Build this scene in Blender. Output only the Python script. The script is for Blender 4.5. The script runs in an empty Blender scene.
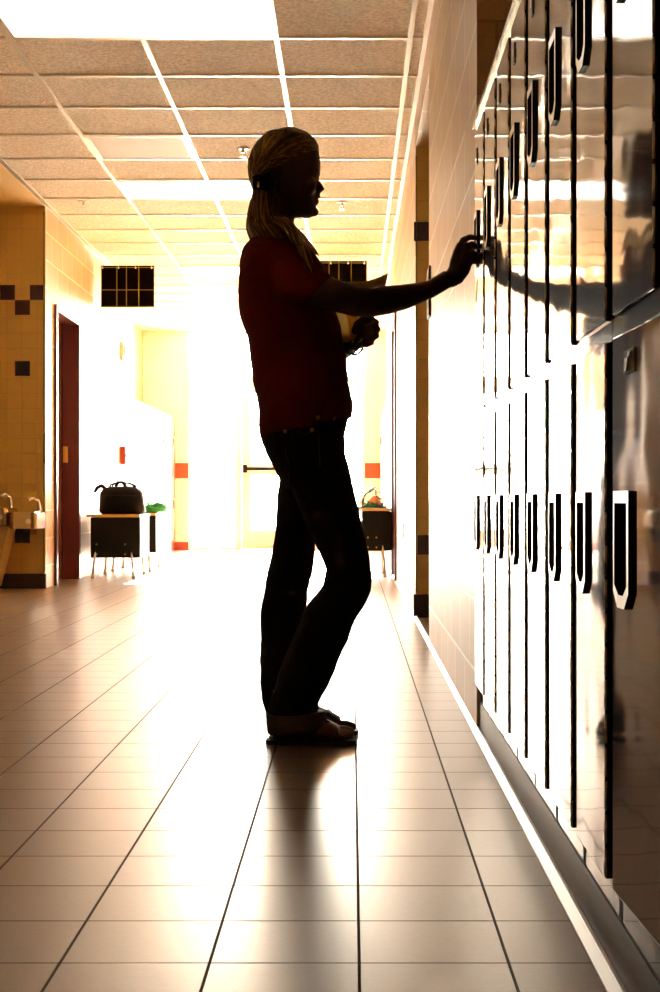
import bpy, bmesh, math, random
from mathutils import Vector, Matrix, noise
random.seed(7)
S = bpy.context.scene
COL = S.collection
PI = math.pi

# ------------------------------------------------------------ camera, world, exposure
F = 1500.0; CX, CY = 352.0, 499.0; CH = 0.64
cam_d = bpy.data.cameras.new('camera'); cam = bpy.data.objects.new('camera', cam_d); COL.objects.link(cam)
cam.location = (0, 0, CH); cam.rotation_euler = (PI / 2, 0, 0)
cam_d.sensor_fit = 'VERTICAL'; cam_d.sensor_height = 36.0; cam_d.lens = F * 36.0 / 992.0
cam_d.shift_x = -(CX - 330) / 992.0; cam_d.shift_y = (CY - 496) / 992.0
cam_d.clip_start = 0.05; cam_d.clip_end = 400
cam_d.dof.use_dof = False
S.camera = cam

DAY = 34.0
w = bpy.data.worlds.new('daylight'); S.world = w; w.use_nodes = True
bg = w.node_tree.nodes['Background']; bg.inputs[0].default_value = (1.0, 0.915, 0.76, 1); bg.inputs[1].default_value = DAY
pd = bpy.data.lights.new('door_portal', 'AREA'); pd.shape = 'RECTANGLE'; pd.size = 2.2; pd.size_y = 2.7
pd.cycles.is_portal = True
po = bpy.data.objects.new('door_portal', pd); COL.objects.link(po); po.location = (-0.945, 18.98, 1.37); po.rotation_euler = (-PI / 2, 0, 0)

sd_ = bpy.data.lights.new('sun', 'SUN'); sd_.energy = 90; sd_.color = (1, .91, .75); sd_.angle = math.radians(1.5)
so = bpy.data.objects.new('sun', sd_); COL.objects.link(so); so.location = (-1, 30, 8); so.rotation_euler = (math.radians(-70), 0, 0)
S.view_settings.view_transform = 'Standard'; S.view_settings.look = 'None'
S.view_settings.gamma = 1; S.view_settings.use_curve_mapping = False
S.view_settings.exposure = 1.35
S.cycles.max_bounces = 10; S.cycles.diffuse_bounces = 6; S.cycles.glossy_bounces = 5
S.cycles.transparent_max_bounces = 12; S.cycles.sample_clamp_indirect = 12; S.cycles.use_denoising = True
S.cycles.caustics_reflective = True; S.cycles.caustics_refractive = False

# ------------------------------------------------------------ materials
def mat(name, col, rough=0.5, metal=0.0, coat=0.0, spec=0.5, emit=None, es=0.0, bump=None, ior=None, var=None):
    m = bpy.data.materials.new(name); m.use_nodes = True
    nt = m.node_tree; b = nt.nodes['Principled BSDF']
    b.inputs['Base Color'].default_value = (*col, 1); b.inputs['Roughness'].default_value = rough
    b.inputs['Metallic'].default_value = metal; b.inputs['Coat Weight'].default_value = coat
    b.inputs['Specular IOR Level'].default_value = spec
    if ior: b.inputs['IOR'].default_value = ior
    if emit: b.inputs['Emission Color'].default_value = (*emit, 1); b.inputs['Emission Strength'].default_value = es
    tc = nt.nodes.new('ShaderNodeTexCoord')
    if var:      # (scale, amount): mottled colour
        n = nt.nodes.new('ShaderNodeTexNoise'); n.inputs['Scale'].default_value = var[0]; n.inputs['Detail'].default_value = 4
        nt.links.new(tc.outputs['Object'], n.inputs['Vector'])
        r = nt.nodes.new('ShaderNodeMapRange'); r.inputs[1].default_value = .3; r.inputs[2].default_value = .7
        r.inputs[3].default_value = 1 - var[1]; r.inputs[4].default_value = 1 + var[1]
        nt.links.new(n.outputs['Fac'], r.inputs[0])
        mx = nt.nodes.new('ShaderNodeVectorMath'); mx.operation = 'SCALE'; mx.inputs[0].default_value = col
        nt.links.new(r.outputs[0], mx.inputs['Scale']); nt.links.new(mx.outputs[0], b.inputs['Base Color'])
    if bump:     # (scale, strength, distance, stretch)
        n = nt.nodes.new('ShaderNodeTexNoise'); n.inputs['Scale'].default_value = bump[0]; n.inputs['Detail'].default_value = 3
        src = tc.outputs['Object']
        if len(bump) > 3:
            mp = nt.nodes.new('ShaderNodeMapping'); mp.inputs['Scale'].default_value = bump[3]
            nt.links.new(src, mp.inputs[0]); src = mp.outputs[0]
        nt.links.new(src, n.inputs['Vector'])
        bp = nt.nodes.new('ShaderNodeBump'); bp.inputs['Strength'].default_value = bump[1]; bp.inputs['Distance'].default_value = bump[2]
        nt.links.new(n.outputs['Fac'], bp.inputs['Height']); nt.links.new(bp.outputs[0], b.inputs['Normal'])
    return m

def grid_mat(name, col, mort, bw, bh, off, gap, rough, coat=0, axes='xy', shift=(0, 0), speck=0.06, bumpd=0.002, spec=0.5, nscale=60, mrough=None, nb=0.15):
    """tiles or blocks: brick texture on world metres, grout sunk by bump"""
    m = bpy.data.materials.new(name); m.use_nodes = True
    nt = m.node_tree; N = nt.nodes; L = nt.links; b = N['Principled BSDF']
    tc = N.new('ShaderNodeTexCoord'); sp = N.new('ShaderNodeSeparateXYZ'); L.new(tc.outputs['Object'], sp.inputs[0])
    cb = N.new('ShaderNodeCombineXYZ')
    for k, a in enumerate(axes):
        ad = N.new('ShaderNodeMath'); ad.operation = 'ADD'; ad.inputs[1].default_value = shift[k]
        L.new(sp.outputs['xyz'.index(a)], ad.inputs[0]); L.new(ad.outputs[0], cb.inputs[k])
    br = N.new('ShaderNodeTexBrick'); br.offset = off; br.squash = 1; br.inputs['Scale'].default_value = 1
    br.inputs['Brick Width'].default_value = bw; br.inputs['Row Height'].default_value = bh
    br.inputs['Mortar Size'].default_value = gap; br.inputs['Mortar Smooth'].default_value = 0.15; br.inputs['Bias'].default_value = 0
    br.inputs['Color1'].default_value = (*[c * (1 - speck) for c in col], 1); br.inputs['Color2'].default_value = (*[c * (1 + speck) for c in col], 1)
    br.inputs['Mortar'].default_value = (*mort, 1); L.new(cb.outputs[0], br.inputs['Vector'])
    ns = N.new('ShaderNodeTexNoise'); ns.inputs['Scale'].default_value = nscale; ns.inputs['Detail'].default_value = 3; L.new(tc.outputs['Object'], ns.inputs['Vector'])
    r = N.new('ShaderNodeMapRange'); r.inputs[1].default_value = .3; r.inputs[2].default_value = .7; r.inputs[3].default_value = 1 - speck; r.inputs[4].default_value = 1 + speck
    L.new(ns.outputs['Fac'], r.inputs[0])
    sc = N.new('ShaderNodeVectorMath'); sc.operation = 'SCALE'; L.new(br.outputs['Color'], sc.inputs[0]); L.new(r.outputs[0], sc.inputs['Scale'])
    L.new(sc.outputs[0], b.inputs['Base Color'])
    mr = N.new('ShaderNodeMapRange'); mr.inputs[3].default_value = rough; mr.inputs[4].default_value = mrough if mrough is not None else .9
    L.new(br.outputs['Fac'], mr.inputs[0]); L.new(mr.outputs[0], b.inputs['Roughness'])
    b.inputs['Coat Weight'].default_value = coat; b.inputs['Specular IOR Level'].default_value = spec
    inv = N.new('ShaderNodeMath'); inv.operation = 'SUBTRACT'; inv.inputs[0].default_value = 1; L.new(br.outputs['Fac'], inv.inputs[1])
    b1 = N.new('ShaderNodeBump'); b1.inputs['Strength'].default_value = 1; b1.inputs['Distance'].default_value = bumpd; L.new(inv.outputs[0], b1.inputs['Height'])
    b2 = N.new('ShaderNodeBump'); b2.inputs['Strength'].default_value = nb; b2.inputs['Distance'].default_value = 0.002
    L.new(ns.outputs['Fac'], b2.inputs['Height']); L.new(b1.outputs[0], b2.inputs['Normal']); L.new(b2.outputs[0], b.inputs['Normal'])
    return m

M = {}
T = 0.2064
M['floor'] = grid_mat('floor_tile', (.23, .155, .082), (.04, .025, .015), T, T, 0, .0023, .315, spec=.75, axes='xy', shift=(-.0099 + 20 * T, -2.069 + 60 * T), speck=.05, nscale=90, bumpd=.002, nb=.1)
M['block_y'] = grid_mat('painted_block_side', (.68, .45, .18), (.95, .80, .52), .4, .2, .5, .0055, .40, spec=.35, axes='yz', shift=(20, 0.04), speck=.05, nscale=180, bumpd=.003, mrough=.4, nb=.5)  # joint colour lightened to imitate light caught along the joints
M['block_x'] = grid_mat('painted_block_front', (.60, .40, .17), (.45, .3, .13), .4, .2, .5, .004, .55, axes='xz', shift=(20, 0.04), speck=.08, nscale=180, bumpd=.003, mrough=.6, nb=.5)
M['tile_x'] = grid_mat('glazed_wall_tile', (.66, .41, .095), (.46, .28, .06), .1075, .1075, 0, .0018, .25, axes='xz', shift=(.1075 * 60 - .0, .1075 * 4 + .0), speck=.02, bumpd=.001, mrough=.5, nb=.03)
M['tile_end'] = grid_mat('end_wall_tile', (.84, .77, .69), (.7, .64, .55), .1075, .1075, 0, .0018, .3, axes='xz', shift=(.1075 * 60, .1075 * 4), speck=.02, bumpd=.001, mrough=.5, nb=.03)
M['ceil'] = mat('ceiling_tile', (.90, .79, .63), .95, bump=(70, 1, .012), var=(55, .22), spec=.2)
M['plaster'] = mat('plaster', (.80, .56, .22), .8)
M['grid'] = mat('grid_white', (.98, .93, .80), .25)
M['white'] = mat('white_paint', (.85, .80, .68), .4)
M['frame'] = mat('door_frame_paint', (.88, .80, .70), .4)
M['alum'] = mat('brushed_metal', (.75, .72, .66), .3, metal=1)
M['steel'] = mat('stainless_steel', (.50, .43, .30), .22, metal=1, bump=(30, .05, .001, (1, 1, 20)))
M['chrome'] = mat('chrome', (.85, .82, .76), .12, metal=1)
M['darktile'] = mat('dark_maroon_tile', (.035, .012, .015), .25)
M['bluetile'] = mat('dark_blue_tile', (.012, .014, .022), .25)
M['redtile'] = mat('red_tile', (.62, .07, .02), .3)
M['base'] = mat('dark_baseboard', (.03, .012, .010), .45)
M['redbase'] = mat('red_baseboard', (.30, .05, .03), .45)
M['doorwood'] = mat('red_brown_door', (.20, .045, .012), .38, bump=(6, .1, .002, (8, 8, .5)))
M['doorframe'] = mat('dark_red_frame', (.11, .014, .010), .35)
def locker_mat(name, col, rough):
    m = mat(name, col, rough, coat=1.0, spec=.002, var=(5, .15))
    nt = m.node_tree; b = nt.nodes['Principled BSDF']
    b.inputs['Coat Roughness'].default_value = .05; b.inputs['Coat IOR'].default_value = 1.5
    tc = nt.nodes.new('ShaderNodeTexCoord'); n = nt.nodes.new('ShaderNodeTexNoise'); n.inputs['Scale'].default_value = 5.5; n.inputs['Detail'].default_value = 1
    nt.links.new(tc.outputs['Object'], n.inputs['Vector'])
    bp = nt.nodes.new('ShaderNodeBump'); bp.inputs['Strength'].default_value = .35; bp.inputs['Distance'].default_value = .004
    nt.links.new(n.outputs['Fac'], bp.inputs['Height']); nt.links.new(bp.outputs[0], b.inputs['Normal']); nt.links.new(bp.outputs[0], b.inputs['Coat Normal'])
    return m
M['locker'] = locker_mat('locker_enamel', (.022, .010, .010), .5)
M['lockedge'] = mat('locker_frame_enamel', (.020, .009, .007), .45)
M['lockbase'] = mat('locker_plinth_metal', (.03, .017, .009), .4, metal=0, spec=.3, var=(9, .3))
M['farlocker'] = mat('red_locker_enamel', (.55, .09, .05), .3, coat=.6)
M['black'] = mat('black_plastic', (.008, .007, .006), .5, spec=.15)
M['dark'] = mat('recess_shade', (.006, .004, .002), 1, spec=0)  # black that stands for shade inside the handle recesses
M['wood'] = mat('desk_laminate', (.62, .36, .10), .35, bump=(8, .1, .001, (1, 10, 1)))
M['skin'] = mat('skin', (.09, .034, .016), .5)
M['hair2'] = mat('dark_blond_hair', (.13, .068, .014), .45)
M['hair3'] = mat('light_blond_hair', (.50, .33, .10), .35)
M['hair'] = mat('blond_hair', (.26, .145, .030), .42, bump=(40, .5, .003, (1, 1, .25)))
M['shirt'] = mat('red_cotton', (.17, .010, .006), .9, bump=(9, .6, .02), spec=.2)
M['jeans'] = mat('dark_denim', (.014, .012, .013), .85, bump=(14, .5, .012), spec=.2)
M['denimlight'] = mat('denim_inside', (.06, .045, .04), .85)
M['rubber'] = mat('dark_rubber', (.012, .008, .007), .6)
M['paper'] = mat('cream_paper', (.80, .70, .48), .7)
pn = M['paper'].node_tree; pb = pn.nodes['Principled BSDF']; pt = pn.nodes.new('ShaderNodeBsdfTranslucent'); pt.inputs[0].default_value = (.85, .68, .35, 1)
pm = pn.nodes.new('ShaderNodeMixShader'); pm.inputs[0].default_value = .6; po_ = [n for n in pn.nodes if n.type == 'OUTPUT_MATERIAL'][0]
pn.links.new(pb.outputs[0], pm.inputs[1]); pn.links.new(pt.outputs[0], pm.inputs[2]); pn.links.new(pm.outputs[0], po_.inputs[0])
M['brass'] = mat('brass', (.7, .45, .15), .3, metal=1)
M['green'] = mat('green_fabric', (.02, .30, .07), .7, bump=(30, .4, .01))
M['orange'] = mat('orange_wrapper', (.75, .22, .04), .5)
M['pouch'] = mat('black_felt_panel', (.006, .004, .003), 1, spec=0)
M['thread'] = mat('olive_stitching', (.22, .17, .03), .7)
M['bag'] = mat('black_nylon', (.006, .005, .005), .6, spec=.15, bump=(20, .4, .01))
M['lamp'] = mat('lamp_diffuser', (.9, .85, .75), .5, emit=(1, .93, .78), es=1.5)
M['grey'] = mat('light_panel_grey', (.80, .74, .66), .6)
M['redplastic'] = mat('red_plastic', (.35, .03, .02), .4)
M['sill'] = mat('concrete_ground', (.6, .55, .48), .8)
M['film'] = mat('clear_film', (.9, .9, .85), .25)
g = bpy.data.materials.new('clear_glass'); g.use_nodes = True; nt = g.node_tree
for n in list(nt.nodes):
    if n.type != 'OUTPUT_MATERIAL': nt.nodes.remove(n)
out = [n for n in nt.nodes][0]
tr = nt.nodes.new('ShaderNodeBsdfTransparent'); gl = nt.nodes.new('ShaderNodeBsdfGlossy'); gl.inputs['Roughness'].default_value = .03
fr = nt.nodes.new('ShaderNodeFresnel'); fr.inputs[0].default_value = 1.3; mx = nt.nodes.new('ShaderNodeMixShader')
nt.links.new(fr.outputs[0], mx.inputs[0]); nt.links.new(tr.outputs[0], mx.inputs[1]); nt.links.new(gl.outputs[0], mx.inputs[2]); nt.links.new(mx.outputs[0], out.inputs[0])
M['glass'] = g

# ------------------------------------------------------------ mesh helpers
def P(px, py, Y):
    return Vector(((px - CX) * Y / F, Y, CH - (py - CY) * Y / F))

def box(bm, x0, x1, y0, y1, z0, z1, mi=0, bev=0.0):
    vs = [bm.verts.new((x, y, z)) for x in (x0, x1) for y in (y0, y1) for z in (z0, z1)]
    fs = []
    for q in ((0, 1, 3, 2), (4, 6, 7, 5), (0, 4, 5, 1), (2, 3, 7, 6), (0, 2, 6, 4), (1, 5, 7, 3)):
        f = bm.faces.new([vs[i] for i in q]); f.material_index = mi; fs.append(f)
    if bev:
        es = list({e for f in fs for e in f.edges})
        r = bmesh.ops.bevel(bm, geom=es, offset=bev, segments=2, affect='EDGES', profile=.5, clamp_overlap=True)
        for f in r['faces']: f.material_index = mi
    return vs

def prism(bm, pts, a0, a1, axis='x', mi=0):
    """closed outline pts extruded along an axis from a0 to a1"""
    def mk(p, a):
        if axis == 'x': return (a, p[0], p[1])
        if axis == 'y': return (p[0], a, p[1])
        return (p[0], p[1], a)
    A = [bm.verts.new(mk(p, a0)) for p in pts]; B = [bm.verts.new(mk(p, a1)) for p in pts]
    n = len(pts)
    fs = [bm.faces.new(A[::-1]), bm.faces.new(B)]
    for i in range(n): fs.append(bm.faces.new((A[i], A[(i + 1) % n], B[(i + 1) % n], B[i])))
    for f in fs: f.material_index = mi

def tube(bm, pts, r, n=10, mi=0, cap=True):
    pts = [Vector(p) for p in pts]; k = len(pts)
    rs = r if isinstance(r, (list, tuple)) else [r] * k
    rings = []; ref = None
    for i, p in enumerate(pts):
        t = (pts[min(i + 1, k - 1)] - pts[max(i - 1, 0)]).normalized()
        if ref is None: ref = t.orthogonal().normalized()
        u = (ref - t * ref.dot(t)).normalized(); ref = u; v = t.cross(u)
        rings.append([bm.verts.new(p + (u * math.cos(2 * PI * j / n) + v * math.sin(2 * PI * j / n)) * rs[i]) for j in range(n)])
    skin_rings(bm, rings, mi, cap)

def skin_rings(bm, rings, mi=0, cap=True):
    n = len(rings[0])
    for a, b in zip(rings, rings[1:]):
        for j in range(n):
            f = bm.faces.new((a[j], a[(j + 1) % n], b[(j + 1) % n], b[j])); f.material_index = mi; f.smooth = True
    if cap:
        f = bm.faces.new(rings[0][::-1]); f.material_index = mi
        f = bm.faces.new(rings[-1]); f.material_index = mi

def eloft(bm, rings, n=28, mi=0, p=2.0, grow=0.0):
    """rings of (centre, u, v): ellipses, superellipse power p"""
    R = []
    for c, u, v in rings:
        c, u, v = Vector(c), Vector(u), Vector(v)
        if grow: u = u * (1 + grow / u.length); v = v * (1 + grow / v.length)
        row = []
        for j in range(n):
            a = 2 * PI * j / n; ca, sa = math.cos(a), math.sin(a)
            ca = math.copysign(abs(ca) ** (2 / p), ca); sa = math.copysign(abs(sa) ** (2 / p), sa)
            row.append(bm.verts.new(c + u * ca + v * sa))
        R.append(row)
    skin_rings(bm, R, mi)

def ball(bm, c, r, seg=14, mi=0, rot=None):
    r = (r, r, r) if not isinstance(r, (tuple, list)) else r
    m = Matrix.Translation(Vector(c)) @ (rot.to_4x4() if rot else Matrix.Identity(4)) @ Matrix.Diagonal((*r, 1))
    res = bmesh.ops.create_uvsphere(bm, u_segments=seg, v_segments=max(6, seg // 2 + 2), radius=1, matrix=m)
    for v in res['verts']:
        for f in v.link_faces: f.smooth = True; f.material_index = mi

def obj(name, bm, mats, parent=None, kind=None, label=None, cat=None, group=None, loc=None):
    bmesh.ops.recalc_face_normals(bm, faces=bm.faces)
    me = bpy.data.meshes.new(name); bm.to_mesh(me); bm.free()
    for m in (mats if isinstance(mats, (list, tuple)) else [mats]): me.materials.append(M[m])
    o = bpy.data.objects.new(name, me); COL.objects.link(o)
    if parent is not None: o.parent = parent
    if loc is not None: o.location = loc
    tag(o, label, cat, group, kind)
    return o

def tag(o, label=None, cat=None, group=None, kind=None):
    if label: o['label'] = label
    if cat: o['category'] = cat
    if group: o['group'] = group
    if kind: o['kind'] = kind

def thing(name, label, cat, loc=(0, 0, 0), rz=0, group=None, kind=None):
    o = bpy.data.objects.new(name, None); COL.objects.link(o); o.location = loc; o.rotation_euler = (0, 0, rz)
    o.empty_display_size = .1
    tag(o, label, cat, group, kind); return o

def copy_tree(o, parent=None):
    c = o.copy(); COL.objects.link(c)
    if parent is not None: c.parent = parent
    for ch in [x for x in list(COL.objects) if x.parent == o]: copy_tree(ch, c)
    return c
NB = bmesh.new

# ------------------------------------------------------------ room shell
XR, XL, HC, YE = .345, -2.2, 2.75, 18.8
XLB, XRB = -2.62, .80       # backs of the far locker bays
bm = NB(); box(bm, -5.2, 1.6, -5, YE + .2, -.12, 0); obj('floor', bm, 'floor', kind='structure'); M['floor'].node_tree.nodes['Principled BSDF'].inputs['Specular Tint'].default_value = (1, .86, .66, 1)
bm = NB(); box(bm, -5.2, 1.6, -5, YE + .2, HC, HC + .15); obj('ceiling', bm, 'ceil', kind='structure')
bm = NB(); box(bm, -14, 12, YE + .2, YE + 30, -.2, -.02); obj('ground', bm, 'sill', kind='structure')
# T-bar grid under the ceiling: lines every 0.61 m
G = .6105; gx0 = -.345; gy0 = 3165 / 462
bm = NB()
gx = [gx0 + G * k for k in range(1, -4, -1)]
PAN = [gy0 + G * k for k in (-7, -1, 5, 11, 17)]
for i, x in enumerate(gx):
    if i != 2: box(bm, x - .012, x + .012, -4.9, YE, HC - .010, HC - .0005)
    else:
        for a, b in zip([-4.9] + [p + G for p in PAN], PAN + [YE]):
            if b > a: box(bm, x - .012, x + .012, a, b, HC - .010, HC - .0005)
k = -19
while gy0 + G * k < YE:
    y = gy0 + G * k; k += 1
    if y > -4.8: box(bm, XL, XR, y - .012, y + .012, HC - .009, HC - .0008)
box(bm, XR - .022, XR, -4.9, 15, HC - .010, HC - .0005); box(bm, XL, XL + .022, -4.9, 15, HC - .010, HC - .0005)
obj('trim_1', bm, 'grid', kind='structure')
# plain plaster ceiling over the fountain alcove
bm = NB(); box(bm, -4.6, XL - .001, 8.0, 10.75, HC - .012, HC - .001); obj('trim_2', bm, 'plaster', kind='structure')

bm = NB()   # right wall
box(bm, XR, 1.5, -5, 1.34, 0, HC)
box(bm, .80, 1.5, 1.34, 4.145, 0, HC)
box(bm, XR, 1.5, 4.145, 6.72, 0, HC)
box(bm, XR, 1.5, 6.72, 8.13, 2.55, HC)
box(bm, 1.30, 1.5, 6.72, 8.13, 0, 2.55)
box(bm, XR, 1.5, 8.145, 11.6, 0, HC)
box(bm, XR, 1.5, 11.6, 12.6, 2.10, HC)
box(bm, .62, 1.5, 11.6, 12.6, 0, 2.10)
box(bm, XR, 1.5, 12.6, 15.0, 0, HC)
box(bm, XRB, 1.5, 15.0, YE, 0, HC)
bm.normal_update()
for f in bm.faces:
    if abs(f.normal.y) > .9: f.material_index = 1
obj('wall_right', bm, ['block_y', 'block_x'], kind='structure')
bm = NB()   # tiled return of the recess, facing the corridor's near end
y = 8.13; box(bm, XR, 1.30, y, y + .015, 0, 2.55)
def dt(bm, px0, px1, py0, py1, Y, mi):
    a = P(px0, py0, Y); b = P(px1, py1, Y); box(bm, a.x, b.x, Y - .003, Y + .001, b.z, a.z, mi)
dt(bm, 414, 432, 222, 241, y, 1); dt(bm, 417.5, 432, 535, 555, y, 1)
box(bm, XR - .001, XR + .008, y - .003, y + .004, .13, 2.5, 2)
obj('wall_recess', bm, ['tile_x', 'darktile', 'thread'], kind='structure')
bm = NB(); box(bm, XR - .012, 1.29, 8.10, 8.129, 0, .125); obj('baseboard_recess', bm, 'base', kind='structure')

bm = NB()   # left wall
box(bm, -4.8, XL, -5, 8.0, 0, HC)
box(bm, -4.8, XL, 10.765, 11.08, 0, HC)
box(bm, -4.8, XL, 11.08, 12.06, 2.08, HC)
box(bm, -4.8, -3.3, 11.08, 12.06, 0, 2.08)
box(bm, -4.8, XL, 12.06, 15.0, 0, HC)
box(bm, -4.8, XLB, 15.0, YE, 0, HC)
box(bm, -4.8, -4.6, 8.0, 10.765, 0, HC)
bm.normal_update()
for f in bm.faces:
    if abs(f.normal.y) > .9: f.material_index = 1
obj('wall_left', bm, ['block_y', 'block_x'], kind='structure')
bm = NB()   # tiled wall behind the fountains
y = 10.75; box(bm, -4.6, XL + .0, y, y + .015, 0, HC)
q = y / F
for (a, b, c, d, mi) in ((0, 15, 285, 300, 1), (30, 45, 285, 300, 1), (15, 30, 300, 315, 1), (15, 30, 361, 376, 2), (15, 30, 528, 543, 2), (-45, -30, 285, 300, 1), (-15, 0, 300, 315, 1), (-15, 0, 361, 376, 2)):
    dt(bm, a, b, c, d, y, mi)
box(bm, XL - .012, XL + .001, y - .004, y + .016, .12, 2.7, 3)
dt(bm, 43, 45.8, 434, 463, y, 1); dt(bm, 41, 45.8, 512, 527, y, 1)
obj('wall_fountain', bm, ['tile_x', 'darktile', 'bluetile', 'thread'], kind='structure')
bm = NB(); box(bm, -4.6, XL + .012, 10.725, 10.749, 0, .105); obj('baseboard_fountain', bm, 'base', kind='structure')

bm = NB()   # end wall, either side of the glazed exit
box(bm, -2.8, -2.05, YE, YE + .2, 0, HC); box(bm, .16, 1.5, YE, YE + .2, 0, HC)
for x0, x1 in ((XLB, -2.05), (.16, XRB)):
    box(bm, x0, x1, YE - .004, YE, .90, 1.09, 1)
obj('wall_end', bm, ['tile_end', 'redtile'], kind='structure')
bm = NB(); box(bm, XLB, -2.05, YE - .02, YE, 0, .10); box(bm, .16, XRB, YE - .02, YE, 0, .10); obj('baseboard_end', bm, 'redbase', kind='structure')
bm = NB(); box(bm, -4.8, 1.5, -5.2, -5, 0, HC); obj('wall_behind', bm, 'block_x', kind='structure')

# ------------------------------------------------------------ exit door and sidelights
YF0, YF1 = YE + .04, YE + .14
def framed(name, label, x0, x1, z0, z1, fw, kind_parts=True):
    t = thing(name, label, 'window', ((x0 + x1) / 2, YF0, z0), kind='structure')
    X0, X1 = x0 - (x0 + x1) / 2, x1 - (x0 + x1) / 2; Hh = z1 - z0
    bm = NB()
    box(bm, X0, X0 + fw, 0, .1, 0, Hh); box(bm, X1 - fw, X1, 0, .1, 0, Hh)
    box(bm, X0 + fw, X1 - fw, 0, .1, 0, fw); box(bm, X0 + fw, X1 - fw, 0, .1, Hh - fw, Hh)
    obj('window_frame', bm, 'frame', t)
    bm = NB(); box(bm, X0 + fw, X1 - fw, .045, .055, fw, Hh - fw); obj('pane', bm, 'glass', t)
    return t
framed('window_1', 'tall clear sidelight left of the exit door', -2.05, -1.43, 0.0, 2.15, .035)
framed('window_2', 'tall clear sidelight right of the exit door', -.46, .16, 0.0, 2.15, .035)
framed('window_3', 'wide clear transom window above the exit door', -2.05, .16, 2.15, HC, .035)
t = thing('door_1', 'glazed exit door with push bar in the bright end wall', 'door', (-.945, YF0, 0), kind='structure')
bm = NB(); W = .485
box(bm, -W, -W + .04, 0, .1, 0, 2.15); box(bm, W - .04, W, 0, .1, 0, 2.15); box(bm, -W + .04, W - .04, 0, .1, 2.10, 2.15); obj('door_frame', bm, 'frame', t)
bm = NB(); L_ = W - .045; yb0, yb1 = .02, .065
for z0, z1 in ((.01, .25), (.94, 1.08), (1.97, 2.095)): box(bm, -L_ + .11, L_ - .11, yb0, yb1, z0, z1)
box(bm, -L_, -L_ + .11, yb0, yb1, .01, 2.095); box(bm, L_ - .11, L_, yb0, yb1, .01, 2.095)
lf = obj('door_leaf', bm, 'frame', t)
for z0, z1 in ((.25, .94), (1.08, 1.97)):
    bm = NB(); box(bm, -L_ + .11, L_ - .11, .038, .046, z0, z1); obj('pane', bm, 'glass', lf)
bm = NB(); tube(bm, [(-L_ + .06, -.05, 1.02), (L_ - .06, -.05, 1.02)], .022, 12)
box(bm, -L_ + .02, -L_ + .07, -.07, .02, .97, 1.07, 0, .006); box(bm, L_ - .07, L_ - .02, -.07, .02, .97, 1.07, 0, .006); obj('push_bar', bm, 'black', lf)

# ------------------------------------------------------------ side doors
t = thing('door_2', 'red-brown door standing open in the left wall', 'door', (XL, 12.06, 0), kind='structure')
bm = NB()
box(bm, -.12, .02, -.06, -.001, 0, 2.08); box(bm, -.12, .02, -.979, -.93, 0, 2.08); box(bm, -.12, .02, -.93, -.06, 2.03, 2.08)
obj('door_frame', bm, 'doorframe', t)
bm = NB(); box(bm, -1.0, -.125, -.11, -.065, .012, 2.03, 0, .003)
lf = obj('door_leaf', bm, 'doorwood', t)
bm = NB(); box(bm, -.30, -.24, -.118, -.108, .95, 1.10, 0, .003); tube(bm, [(-.27, -.11, 1.0), (-.27, -.17, 1.0), (-.38, -.17, 1.0)], .01, 8); obj('door_handle', bm, 'brass', lf)
bm = NB(); box(bm, -.112, -.072, -.066, -.058, .93, 1.06, 0, .002); obj('strike_plate', bm, 'brass', t)
t = thing('door_3', 'dark red framed doorway in the right wall beyond the recess', 'door', (XR, 12.6, 0), kind='structure')
bm = NB()
box(bm, -.018, .14, -.06, -.001, 0, 2.10); box(bm, -.018, .14, -.999, -.95, 0, 2.10); box(bm, -.018, .14, -.95, -.06, 2.04, 2.10)
obj('door_frame', bm, 'doorframe', t)
bm = NB(); box(bm, .15, .19, -.94, -.07, .012, 2.03, 0, .003); lf = obj('door_leaf', bm, 'doorwood', t)
bm = NB(); tube(bm, [(.15, -.87, 1.0), (.10, -.87, 1.0), (.10, -.76, 1.0)], .01, 8); obj('door_handle', bm, 'alum', lf)

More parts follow.
